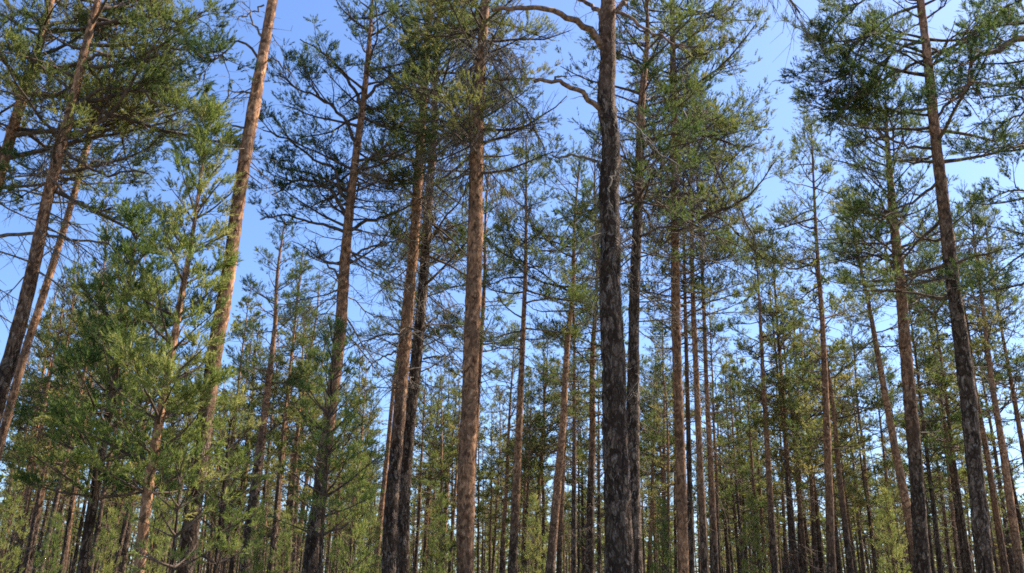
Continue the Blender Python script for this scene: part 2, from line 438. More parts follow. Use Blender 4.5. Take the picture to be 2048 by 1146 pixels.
def near_tree(name, label, cat, pts, d, top, seed, cb_y, R, n, hi=(3.5, 6.5), limbs=(), dead=None, dead2=None,
              young=False, needle=None, fol=None, clear=0.0, el0=-4, azbias=None, azk=0.35, bare=0.08, lod=LOD_NEAR, group=None, flare=1.25, tilt=0.0):
    """pts: (x, y, width) of the trunk in photograph pixels from low to high; d metres away; top: height of the tip, or
    the tip's pixel when it is in view."""
    rng = np.random.default_rng(seed)
    P = []; Rr = []
    y0 = pts[0][1]
    for (x, y, w) in pts:
        dd = d + tilt * (y0 - y) / 1000.0
        p = unproject(x, y, dd); P.append(p)
        cp = CMI @ Vector(p); Rr.append(0.5 * w / F * -cp.z * 0.95 * math.cos(math.atan(cp.x / -cp.z)))
    P = np.array(P); Rr = np.array(Rr)
    # down to the ground
    s = (P[1] - P[0]) / max(P[1][2] - P[0][2], 0.1)
    s[:2] = np.clip(s[:2], -0.12, 0.12)
    z0 = P[0][2]
    base = P[0] - s * (z0 + 0.12) * np.array([0.6, 0.6, 1.0]); base[2] = -0.12
    low = [base, base + (P[0] - base) * 0.12] if z0 > 0.4 else [base]
    lr = [Rr[0] * flare * 1.12, Rr[0] * 1.06] if z0 > 0.4 else [Rr[0] * flare]
    # up to the tip
    if isinstance(top, tuple):
        hp = []; hr = []
        if top[1] < pts[-1][1]:
            hp = [unproject(top[0], top[1], d + tilt * (y0 - top[1]) / 1000.0)]; hr = [0.008]
    else:
        dz = top - P[-1][2]
        s2 = (P[-1] - P[-2]) / max(P[-1][2] - P[-2][2], 0.1)
        s2[:2] *= 0.6
        hp = [P[-1] + s2 * dz * 0.5 + rng.normal(0, 0.08, 3) * [1, 1, 0], P[-1] + s2 * dz]; hr = [Rr[-1] * 0.55, 0.01]
    pts3 = np.array(low + list(P) + hp); rad = np.array(lr + list(Rr) + hr)
    root_loc = np.array([base[0], base[1], 0.0])
    pts3 = pts3 - root_loc
    root = thing(name, label, cat, root_loc, group)
    me, q, r = stem_mesh(rng, pts3, rad, hi[0], hi[1], sides=18 if not young else 10)
    link('trunk', me, root)
    # knots: short broken stubs below the crown
    o = dict(lod); o.update(fol or {})
    o.update(cb=max(y_to_z(cb_y, d), 0.3), R=R, n=n, young=young, el0=el0, bare=bare)
    if azbias is not None: o['azbias'] = azbias; o['azk'] = azk
    if young:
        o.setdefault('inner', 0.02); o['t0'] = 0.12; o.setdefault('tint', 0.45)
    crown_parts = []; tints = []
    p, dr, L, rb, u = crown_primaries(rng, q, r, o)
    keep = (p[:, 2] < y_to_z(-60, d)) | (rng.uniform(0, 1, len(p)) < 0.25)
    keep &= ~((dr[:, 1] < -0.25) & (np.abs(dr[:, 0]) < 0.85) & (rng.uniform(0, 1, len(p)) < clear))
    p, dr, L, rb = p[keep], dr[keep], L[keep], rb[keep]
    if o['cb'] < q[-1, 2] - 0.3:
        P1 = walk(rng, p, dr, L, 7, 0.13 if not young else 0.07, 0.045 if not young else 0.05)
        t2, t3, nd = foliage(rng, P1, L, rb, o)
        branch_objects('branch', root, P1, rb, t2, t3, M_TWIG, TAPER7)
        crown_parts.append(nd[:2]); tints.append(nd[2])
    if young:                               # the leader and its candles
        tp = q[-1]
        lp = np.array([tp + [0, 0, -0.1 * i] for i in range(6)]); ld = norm(rng.normal(0, 0.12, (6, 3)) + [0, 0, 1])
        nd = needles(rng, lp, ld, np.full(6, 0.16), 30, 0.06, 0.01, np.full(6, 0.9))
        crown_parts.append(nd[:2]); tints.append(nd[2])
    for lb in limbs:
        lp, kind, dz, wpx = lb[:4]
        k = len(lp); ex = lb[4] if len(lb) > 4 else {}
        a = np.array([unproject(x, y, d + tilt * (y0 - y) / 1000.0 + dz * (j / (k - 1)) ** 1.2) for j, (x, y) in enumerate(lp)]) - root_loc
        rad0 = 0.5 * wpx / F * -(CMI @ Vector(a[0] + root_loc)).z * 0.95
        qq, rr, _ = resample(a, np.linspace(rad0, rad0 * ex.get('tip', 0.3), k), np.linalg.norm(np.diff(a, axis=0), axis=1).sum() / 14)
        qq[1:] += rng.normal(0, 0.022, qq[1:].shape)
        PL = qq[None]; LL = np.array([np.linalg.norm(np.diff(qq, axis=0), axis=1).sum()]); rl = np.array([rad0])
        mm = {'pale': M_PALE, 'orange': M_LIMB, 'dead': M_DEAD}.get(kind.split('_')[0], M_TWIG)
        if 'bare' not in kind:
            if 'dead' in kind or 'pale' in kind:
                tt, t3 = dead_twigs(rng, PL, LL, rl * 0.6, ex.get('dens', 6), ex.get('hang', 0.4))
                parts = [tubes(PL, rr[None], 8), tubes(tt[0], tt[1], 3), tubes(t3[0][:, ::2], t3[1][:, ::2], 3)]
            else:
                # strong side branches first, then twigs and needles on those and on the limb itself
                ii, tt_, pp, dd_ = side_shoots(rng, PL, LL, ex.get('subs', 3.0), ex.get('s0', 0.3), 1.0, 25, 65, 0.1)
                Ls = np.clip(LL[0] * (0.5 - 0.25 * tt_) * rng.uniform(0.5, 1.2, len(ii)), 0.3, 1.5) * ex.get('sublen', 1.0)
                Ps = walk(rng, pp, dd_, Ls, 7, 0.16, 0.05)
                rs = np.clip(0.009 * Ls + 0.005, 0.005, rad0 * 0.6)
                o2 = dict(lod); o2.update(fol or {}); o2.update(bare=ex.get('bare', 0.0), inner=ex.get('inner', 0.15), tint=ex.get('tint', o.get('tint', 0.4)))
                t2, t3, nd = foliage(rng, Ps, Ls, rs, o2)
                crown_parts.append(nd[:2]); tints.append(nd[2])
                parts = [tubes(PL, rr[None], 8), tubes(Ps, rs[:, None] * TAPER7[None], 5), tubes(t2[0], t2[1], 3), tubes(t3[0][:, ::2], t3[1][:, ::2], 3)]
        else:
            parts = [tubes(PL, rr[None], 8)]
        link('limb', mesh_from('limb', parts, mm), root)
    for D in (dead, dead2):
        if not D: continue
        ya, yb, nn, lm, droop, dens = D
        za, zb = y_to_z(ya, d), y_to_z(yb, d)
        PD, LD, rd = dead_primaries(rng, q, r, min(za, zb), max(za, zb), nn, lm, droop)
        tt, t3 = dead_twigs(rng, PD, LD, rd, dens, droop)
        branch_objects('dead_branch', root, PD, rd, tt, t3, M_DEAD, TAPER6, 5)
    if crown_parts:
        link('crown', mesh_from('crown', crown_parts, needle or M_NEEDLE, False, {'tint': np.concatenate(tints)}), root)
    return root

PINE = 'pine tree'
near_tree('pine_tree', 'orange-barked leaning pine whose trunk leaves the picture at the outer edge of the crowns', PINE,
    [(-150, 900, 44), (-45, 500, 38), (0, 345, 27), (50, 180, 22), (76, 100, 18), (103, 0, 14)], 14.0, 15.5, 11, 400, 2.8, 58, hi=(3, 6),
    limbs=[([(-35, 470), (60, 466), (130, 478), (200, 486), (245, 502)], 'dead', -1.0, 9, dict(hang=0.6))],
    dead=(640, 300, 26, 1.8, 0.5, 5), fol=dict(tint=0.62, ns=3.2, w=0.011), azbias=0.0, clear=0.75)
near_tree('pine_tree', 'leaning pine with dark lower stem and flaky orange upper stem under a broad olive crown', PINE,
    [(-70, 1060, 38), (0, 790, 35), (30, 683, 33), (55, 585, 31), (100, 375, 27), (140, 225, 22), (170, 100, 18), (195, 0, 13)], 13.0, 14.8, 12, 400, 2.5, 62, hi=(4.6, 8.0),
    limbs=[([(152, 222), (185, 190), (222, 175), (270, 180), (320, 215), (362, 275)], 'live', -0.3, 9),
           ([(178, 60), (230, 40), (300, 30), (370, 45), (415, 20)], 'live', 0.3, 9),
           ([(120, 300), (170, 330), (220, 350), (270, 340), (300, 350)], 'live', 0.4, 8),
           ([(170, 120), (220, 110), (280, 120), (330, 110)], 'live', -0.5, 8),
           ([(105, 360), (150, 400), (190, 420), (240, 415)], 'live', -0.6, 8)],
    dead=(560, 230, 34, 1.9, 0.6, 6), fol=dict(tint=0.62, ns=3.2, w=0.011), azbias=0.1, azk=0.3, clear=0.8)
near_tree('pine_tree', 'slim reddish pine leaning beside the thicker dark-stemmed leaning pine', PINE,
    [(-60, 1110, 21), (0, 890, 20), (55, 688, 18), (92, 573, 17), (152, 375, 14), (185, 250, 12)], 17.0, 15.0, 13, 420, 2.2, 44, hi=(3.0, 5.5),
    dead=(660, 330, 18, 1.3, 0.6, 5), fol=dict(tint=0.6), lod=LOD_MID)
near_tree('tall_pine', 'tall straight pine with bare flaky trunk and one tufted bough against open sky', PINE,
    [(370, 1146, 40), (405, 880, 37), (430, 700, 34), (455, 560, 31), (480, 380, 28), (510, 200, 25), (545, 0, 21)], 11.3, 15.5, 14, -190, 1.8, 34, hi=(3.4, 5.4),
    limbs=[([(517, 118), (500, 92), (478, 84), (462, 96), (440, 112), (416, 132), (396, 148)], 'live', -0.5, 6, dict(subs=13, sublen=0.85, tint=0.15, s0=0.3, inner=-0.5)),
           ([(508, 185), (480, 182), (455, 196), (440, 216), (430, 245)], 'dead', 0.3, 4.5, dict(hang=0.5, dens=8)),
           ([(490, 256), (460, 252), (425, 250), (365, 250)], 'dead', -0.2, 5, dict(dens=4, hang=0.3)),
           ([(525, 75), (505, 40), (498, 20), (490, 5)], 'dead', 0.2, 5, dict(hang=0.0, dens=9)),
           ([(528, 10), (505, 25), (480, 35), (470, 37)], 'dead', 0.4, 4, dict(hang=0.3)),
           ([(535, 122), (555, 125), (575, 140), (590, 155)], 'dead', -0.1, 4)],
    dead=(430, 60, 20, 0.8, 0.6, 5))
near_tree('young_pine', 'tall young pine with pale candle at its tip, bright green beside the bare flaky trunk', PINE,
    [(277, 1146, 26), (300, 953, 24), (320, 833, 21), (345, 698, 17), (366, 573, 13), (385, 470, 9), (403, 340, 6)], 10.8, (416, 240), 15, 1000, 1.02, 5, hi=(0.8, 2.2), young=True,
    needle=M_YOUNG, fol=dict(lmin=5, whorl=0.40, d2=9, d3=8, ns=2.8, sl=0.17, m=20, nl=0.058, w=0.0105, tint=0.74))
near_tree('young_pine', 'broad dark green young pine with thick dark stem, next to the taller candle-tipped one', PINE,
    [(163, 1146, 24), (200, 923, 22), (222, 800, 18), (240, 680, 13), (255, 580, 8)], 11.8, (276, 455), 16, 1010, 1.2, 6, hi=(3.5, 6), young=True,
    needle=M_YOUNG, fol=dict(lmin=5, whorl=0.40, d2=9, d3=8, ns=2.8, sl=0.17, m=20, nl=0.058, w=0.0105, tint=0.44))
near_tree('young_pine', 'short young pine with feathery boughs in front of the crooked-limbed pine', PINE,
    [(640, 1146, 9), (648, 1000, 8), (655, 880, 7), (661, 790, 5)], 14.5, (668, 665), 17, 1080, 0.85, 5, hi=(8, 9), young=True,
    needle=M_YOUNG, fol=dict(d2=7, d3=6.5, ns=1.5, sl=0.12, m=15, nl=0.06, w=0.0095, tint=0.2))
near_tree('pine_sapling', 'small thin-stemmed pine sapling with yellow-green boughs low beside the tall bare trunk', PINE,
    [(430, 1146, 10), (441, 1040, 8), (452, 930, 6)], 12.0, (464, 820), 18, 1140, 0.55, 5, hi=(8, 9), young=True,
    needle=M_YOUNG, fol=dict(d2=7, d3=6, ns=1.4, sl=0.11, m=15, nl=0.06, w=0.0095, tint=0.75))
near_tree('pine_sapling', 'low bushy pine sapling in the shade between the young pines and tall bare trunk', PINE,
    [(345, 1146, 9), (352, 1060, 7)], 10.5, (362, 930), 38, 1145, 0.55, 5, hi=(8, 9), young=True,
    needle=M_YOUNG, fol=dict(d2=7, d3=6, ns=1.5, sl=0.11, m=15, nl=0.06, w=0.0095, tint=0.7))
near_tree('crooked_pine', 'pine with sinuous dark boughs spreading wide and orange stem lit along one side', PINE,
    [(620, 1146, 33), (627, 1073, 32), (647, 923, 29), (667, 773, 26), (680, 673, 24), (686, 573, 23), (697, 440, 19), (712, 310, 16), (727, 200, 13), (738, 90, 10)], 17.0, 16.0, 19, 560, 2.2, 66, hi=(3.4, 5.2),
    limbs=[([(708, 350), (747, 310), (800, 280), (835, 262), (860, 230)], 'live', 0.5, 8),
           ([(700, 405), (682, 385), (665, 335), (632, 320), (577, 280), (525, 260)], 'live', -0.3, 9, dict(subs=4, inner=0.3)),
           ([(697, 435), (676, 405), (662, 380), (632, 365), (587, 365), (545, 390)], 'live', 0.4, 9, dict(subs=4)),
           ([(692, 465), (652, 452), (612, 440), (562, 430), (520, 440)], 'live', -0.5, 8, dict(subs=4)),
           ([(702, 460), (727, 445), (772, 435), (812, 415), (862, 388)], 'live', -0.3, 9, dict(inner=0.4)),
           ([(704, 512), (752, 492), (812, 480), (850, 485)], 'dead', 0.4, 6),
           ([(682, 560), (650, 520), (625, 480)], 'dead', 0.4, 6),
           ([(715, 290), (680, 230), (640, 195), (590, 175), (560, 150)], 'live', 0.3, 8, dict(subs=4, inner=0.2, tint=0.2)),
           ([(724, 215), (690, 150), (650, 110), (600, 80)], 'live', -0.4, 8, dict(subs=4)),
           ([(727, 200), (770, 160), (820, 130), (850, 90)], 'live', 0.2, 8, dict(subs=4))],
    dead=(680, 300, 40, 2.0, 0.3, 6), bare=0.12, azk=0.0, clear=0.6)
near_tree('pine_tree', 'one of the close-set trunk pair, sunlit along its edge and dark at the foot', PINE,
    [(777, 1146, 31), (782, 1023, 30), (795, 873, 28), (807, 723, 25), (820, 573, 23), (827, 500, 22), (837, 350, 20), (847, 200, 17), (857, 50, 14)], 18.0, 18.5, 20, 470, 2.3, 70, hi=(4.2, 6.4),
    limbs=[([(812, 668), (780, 668), (737, 678), (684, 703)], 'dead', -0.4, 6), ([(800, 700), (757, 718), (727, 745)], 'dead', 0.3, 5)],
    dead=(430, 40, 60, 1.8, 1.1, 9), dead2=(780, 420, 34, 1.9, 0.3, 6), fol=dict(tint=0.5))
near_tree('pine_tree', 'dark-barked pine standing close behind the sunlit trunk of the pair', PINE,
    [(806, 1146, 27), (807, 1023, 27), (817, 873, 24), (835, 698, 23), (846, 573, 21), (857, 400, 18), (867, 275, 15), (873, 100, 12)], 19.5, 19.5, 21, 600, 2.6, 84, hi=(8.5, 12),
    limbs=[([(862, 435), (892, 480), (912, 505)], 'dead', -0.2, 6), ([(852, 530), (892, 510), (932, 507)], 'dead', 0.4, 7),
           ([(847, 663), (882, 623), (927, 603)], 'dead', 0.5, 5), ([(847, 718), (882, 710), (927, 728)], 'dead', -0.4, 5),
           ([(848, 640), (880, 675), (905, 720)], 'dead', 0.3, 5)],
    dead=(760, 340, 40, 2.1, 0.4, 6), fol=dict(tint=0.3))
near_tree('pine_tree', 'thick tan-barked pine dotted with dark knots, crown hung with grey dead twigs', PINE,
    [(930, 1146, 39), (932, 973, 37), (940, 773, 35), (947, 573, 33), (951, 450, 32), (953, 300, 27), (960, 150, 22), (970, 0, 17)], 15.5, 17.5, 22, 360, 2.3, 66, hi=(1.2, 3.2),
    limbs=[([(952, 300), (925, 250), (890, 215), (860, 205)], 'dead', -0.5, 7, dict(hang=1.0, dens=9)), ([(960, 150), (1000, 170), (1050, 220), (1090, 300)], 'dead', -0.6, 7, dict(hang=1.0, dens=11))],
    dead=(370, 40, 84, 1.8, 1.2, 11), dead2=(900, 380, 30, 0.22, 0.2, 1), fol=dict(tint=0.5))
near_tree('thick_pine', 'thickest dark-barked pine with bare curving limbs and broken pale branch ends', PINE,
    [(1239, 1146, 62), (1236, 1023, 58), (1230, 873, 54), (1227, 723, 49), (1220, 573, 46), (1221, 480, 42), (1218, 400, 45), (1221, 275, 38), (1213, 215, 41), (1216, 110, 36), (1214, 60, 38), (1216, 0, 30)], 12.5, 15.5, 23, -140, 2.6, 34, hi=(9.0, 12.5),
    limbs=[([(1205, 95), (1190, 70), (1165, 48), (1130, 32), (1095, 20), (1040, 16), (985, 20)], 'orange_dead', -0.9, 16, dict(tip=0.5, dens=2.5, hang=0.6)),
           ([(1210, 65), (1205, 35), (1190, 15), (1165, 0), (1130, -30)], 'orange_dead', 0.5, 13, dict(tip=0.55, dens=2)),
           ([(1203, 228), (1190, 212), (1165, 190), (1140, 174), (1110, 163), (1068, 158)], 'orange_dead', -0.5, 13, dict(tip=0.55, dens=2.5, hang=0.5)),
           ([(1216, 40), (1235, 15), (1262, -10), (1290, -40)], 'orange_dead', 0.4, 13, dict(tip=0.6)),
           ([(1222, 20), (1250, 30), (1290, 55), (1345, 85), (1390, 95)], 'orange', -0.8, 9, dict(subs=2, sublen=0.6)),
           ([(1226, 232), (1255, 240), (1275, 255), (1295, 282), (1345, 325), (1370, 335)], 'dead', -0.6, 5.5, dict(hang=0.7, dens=5)),
           ([(1204, 345), (1190, 325), (1160, 314), (1105, 315)], 'dead_bare', 0.5, 9, dict(tip=0.5)),
           ([(1212, 420), (1225, 360), (1235, 330)], 'pale_bare', -0.7, 5),
           ([(1110, 163), (1125, 152), (1165, 155)], 'dead_bare', -0.5, 5),
           ([(1222, -60), (1330, -110), (1450, -90), (1540, -40), (1600, 20)], 'dead', -1.2, 10, dict(hang=0.9, dens=12))],
    dead=(570, 230, 110, 0.95, 2.2, 8), dead2=(150, 20, 14, 0.9, 0.5, 6), bare=0.2)
near_tree('pine_tree', 'dark pine half hidden behind the thickest trunk and touching it low down', PINE,
    [(1270, 1146, 34), (1265, 923, 30), (1267, 773, 27), (1269, 573, 23), (1275, 450, 20), (1284, 200, 16)], 15.5, 14.6, 24, 500, 1.9, 60, hi=(8.2, 11),
    dead=(820, 380, 40, 1.8, 0.4, 6), fol=dict(tint=0.3))
near_tree('pine_tree', 'straight slender orange pine under a wide crown with drooping brown dead boughs', PINE,
    [(1367, 1146, 24), (1361, 923, 22), (1354, 723, 20), (1351, 573, 19), (1349, 300, 16), (1346, 125, 13)], 19.0, 21.5, 25, 580, 2.6, 104, hi=(0.5, 2.0),
    limbs=[([(1352, 205), (1375, 240), (1392, 280), (1430, 335), (1480, 420), (1512, 490)], 'dead', -0.9, 8, dict(hang=1.0, dens=13)),
           ([(1350, 300), (1380, 370), (1400, 450), (1410, 500)], 'dead', -1.2, 7, dict(hang=1.0, dens=12)),
           ([(1350, 280), (1410, 270), (1470, 290), (1520, 285)], 'live', 0.4, 7, dict(subs=4)),
           ([(1350, 420), (1420, 430), (1480, 470), (1525, 520)], 'live', 0.3, 7, dict(subs=4)),
           ([(1347, 150), (1400, 110), (1450, 90)], 'live', 0.2, 7, dict(subs=4))],
    dead=(540, 60, 84, 2.2, 1.0, 10), dead2=(760, 520, 16, 1.3, 0.3, 5), fol=dict(tint=0.48, ns=3.0, w=0.012), azbias=0.0, azk=0.25, clear=0.6)
near_tree('pine_tree', 'reddish dark-stemmed pine under a heavy dark green crown', PINE,
    [(1846, 1146, 34), (1831, 923, 31), (1813, 723, 28), (1801, 573, 25), (1786, 425, 18), (1776, 300, 10)], 20.0, (1770, 165), 26, 600, 2.1, 84, hi=(4.5, 7.5),
    dead=(860, 520, 20, 1.3, 0.3, 4), fol=dict(tint=0.22, d2=8, d3=7))
near_tree('pine_tree', 'tall dark leaning pine with long boughs sweeping out into the open sky', PINE,
    [(1971, 1146, 40), (1951, 948, 38), (1931, 748, 35), (1907, 573, 30), (1886, 400, 27), (1868, 250, 23), (1856, 125, 20), (1841, 0, 17)], 14.0, 15.0, 27, 600, 2.4, 64, hi=(6.5, 10.5),
    limbs=[([(1846, 85), (1786, 105), (1736, 165), (1690, 215)], 'live', -0.4, 7, dict(subs=5, tint=0.2)),
           ([(1856, 120), (1796, 145), (1746, 175), (1700, 215), (1640, 218)], 'live', 0.5, 7, dict(subs=5)),
           ([(1843, 10), (1776, 35), (1731, 75), (1701, 140), (1661, 200)], 'live', -0.6, 7, dict(subs=5)),
           ([(1842, 0), (1780, -20), (1720, 10), (1670, 60), (1650, 90)], 'live', 0.2, 7, dict(subs=5)),
           ([(1858, 130), (1900, 80), (1950, 60), (2010, 40)], 'live', 0.4, 6, dict(subs=5)),
           ([(1868, 240), (1900, 200), (1950, 160), (2000, 150)], 'live', -0.3, 7, dict(subs=4)),
           ([(1880, 350), (1830, 400), (1770, 430), (1710, 420)], 'live', -0.5, 7, dict(subs=5, tint=0.2)),
           ([(1872, 300), (1810, 290), (1750, 270), (1700, 300)], 'live', 0.3, 7, dict(subs=5)),
           ([(1862, 215), (1790, 225), (1730, 215), (1690, 230)], 'live', 0.2, 7, dict(subs=5))],
    dead=(760, 420, 16, 1.4, 0.4, 5), fol=dict(tint=0.24), azk=0.0, clear=0.7)
near_tree('pine_tree', 'pine at the picture edge reaching in with a thick bent orange limb and dark foliage', PINE,
    [(2200, 1146, 50), (2160, 573, 40), (2110, 0, 28)], 12.0, 14.0, 28, 560, 1.9, 52, hi=(4, 6.5),
    limbs=[([(2125, 100), (2080, 78), (2048, 76), (2010, 88), (1975, 108), (1948, 118), (1944, 150), (1930, 180), (1895, 205)], 'orange', -0.5, 17, dict(subs=4, tint=0.2, s0=0.45)),
           ([(2135, 250), (2080, 230), (2020, 190), (1960, 200)], 'live', 0.4, 8, dict(subs=6, tint=0.2)),
           ([(2140, 330), (2080, 300), (2020, 290), (1960, 310)], 'live', -0.4, 8, dict(subs=6, tint=0.2)),
           ([(2145, 430), (2080, 400), (2030, 380), (1980, 400)], 'live', 0.3, 8, dict(subs=6, tint=0.2)),
           ([(2130, 160), (2090, 190), (2040, 230), (1990, 260)], 'live', 0.0, 8, dict(subs=6, tint=0.2))],
    fol=dict(tint=0.18))

# ------------------------------------------------------------------ trees further in: a few kinds grown once, then copied
HP = 18.0; RP = 0.15
def proto(seed, cbf, R, n, lod, hi, fol, needle, dead_n, lean=0.05, sides=10):
    rng = np.random.default_rng(seed)
    k = 8; z = np.linspace(-0.1, HP, k)
    pts = np.stack([np.cumsum(rng.normal(0, lean, k)) * np.linspace(0, 1, k), np.cumsum(rng.normal(0, lean, k)) * np.linspace(0, 1, k), z], -1)
    pts[:, :2] -= np.linspace(0, 1, k)[:, None] * pts[-1, :2]
    rad = RP * (1 - np.linspace(0, 1, k) * 0.93) ** 0.85; rad[0] *= 1.2
    tm, q, r = stem_mesh(rng, pts, rad, hi[0], hi[1], sides=sides, step=0.3 if lod is LOD_MID else 0.6, lump=0.04)
    o = dict(lod); o.update(fol); o.update(cb=HP * cbf, R=R, n=n, bare=0.1)
    p, d, L, rb, u = crown_primaries(rng, q, r, o)
    P1 = walk(rng, p, d, L, 7, 0.14, 0.045)
    if lod is LOD_FAR: rb = rb * 1.3
    t2, t3, nd = foliage(rng, P1, L, rb, o)
    thick = 1.0 if lod is LOD_MID else 1.6
    parts = [tubes(P1, rb[:, None] * TAPER7[None], 4), tubes(t2[0], t2[1] * thick, 3)]
    if lod is LOD_MID: parts.append(tubes(t3[0][:, ::2], t3[1][:, ::2], 3))
    PD, LD, rd = dead_primaries(rng, q, r, HP * (cbf - 0.30), HP * (cbf + 0.25), dead_n, 1.7, 0.45)
    tt, t3 = dead_twigs(rng, PD, LD, rd, 4 if lod is LOD_MID else 2, 0.4)
    parts += [tubes(PD, rd[:, None] * TAPER6[None] * thick, 3), tubes(tt[0], tt[1] * thick, 3)]
    bm = mesh_from('branchwork', parts, M_TWIG)
    cm = mesh_from('crown', [nd[:2]], needle, False, {'tint': nd[2]})
    return tm, bm, cm

MIDP = [proto(101, 0.52, 2.3, 58, LOD_MID, (3.0, 6.0), dict(tint=0.45), M_NEEDLE, 48),
        proto(102, 0.46, 2.0, 60, LOD_MID, (4.0, 8.0), dict(tint=0.35), M_NEEDLE, 54),
        proto(103, 0.56, 2.4, 54, LOD_MID, (2.0, 5.0), dict(tint=0.55), M_NEEDLE, 50),
        proto(104, 0.48, 2.0, 58, LOD_MID, (6.0, 10.0), dict(tint=0.3), M_NEEDLE, 54),
        proto(106, 0.58, 2.6, 50, LOD_MID, (2.5, 6.0), dict(tint=0.45, azbias=1.0, azk=0.45), M_NEEDLE, 58, 0.09),
        proto(107, 0.42, 1.8, 58, LOD_MID, (5.0, 9.0), dict(tint=0.4, azbias=4.0, azk=0.3), M_NEEDLE, 44, 0.08),
        proto(105, 0.44, 2.3, 60, LOD_MID, (3.5, 7.0), dict(tint=0.5), M_NEEDLE, 44)]
FARP = [proto(201, 0.36, 2.0, 46, LOD_FAR, (6.0, 11.0), dict(tint=0.56), M_NEEDLE, 24, sides=7),
        proto(202, 0.28, 1.8, 52, LOD_FAR, (8.0, 13.0), dict(tint=0.58), M_NEEDLE, 26, sides=7),
        proto(203, 0.42, 2.2, 44, LOD_FAR, (4.0, 9.0), dict(tint=0.63), M_NEEDLE, 24, sides=7),
        proto(205, 0.48, 2.5, 40, LOD_FAR, (5.0, 10.0), dict(tint=0.68, azbias=2.0, azk=0.5), M_NEEDLE, 30, 0.1, sides=7),
        proto(206, 0.32, 1.5, 50, LOD_FAR, (5.0, 10.0), dict(tint=0.83), M_NEEDLE, 22, 0.1, sides=7),
        proto(204, 0.24, 1.9, 54, LOD_FAR, (7.0, 12.0), dict(tint=0.63), M_NEEDLE, 22, sides=7)]

def place(pr, name, label, top, bot, w, hgt, rng, group=None, d=None):
    """Copy a kind so that its stem runs from pixel bot to pixel top; its height fixes the distance."""
    if d is None:
        # elevation of the tip gives the distance for this height
        v = CM.to_3x3() @ Vector(((top[0] - W / 2) / F, -(top[1] - H / 2) / F, -1.0))
        d = (hgt - EYE) / (v.z / v.y)
    pb, pt = unproject(bot[0], bot[1], d), unproject(top[0], top[1], d)
    ax = (pt - pb) / np.linalg.norm(pt - pb)
    base = pb - ax * (pb[2] / ax[2])
    ln = np.linalg.norm(pt - base); sc = ln / HP
    qz = Vector((0, 0, 1)).rotation_difference(Vector(ax)) @ Quaternion((0, 0, 1), rng.uniform(0, 6.283))
    root = thing(name, label, PINE, base, group)
    root.rotation_mode = 'QUATERNION'; root.rotation_quaternion = qz; root.scale = (sc, sc, sc)
    rr = 0.5 * w / F * d * 1.03
    fr = pb[2] / pt[2]
    tk = rr / (RP * sc * (1 - fr * 0.93) ** 0.85)
    t = link('trunk', pr[0], root); t.scale = (tk, tk, 1)
    link('branchwork', pr[1], root)['kind'] = 'stuff'; link('crown', pr[2], root)
    return root, d

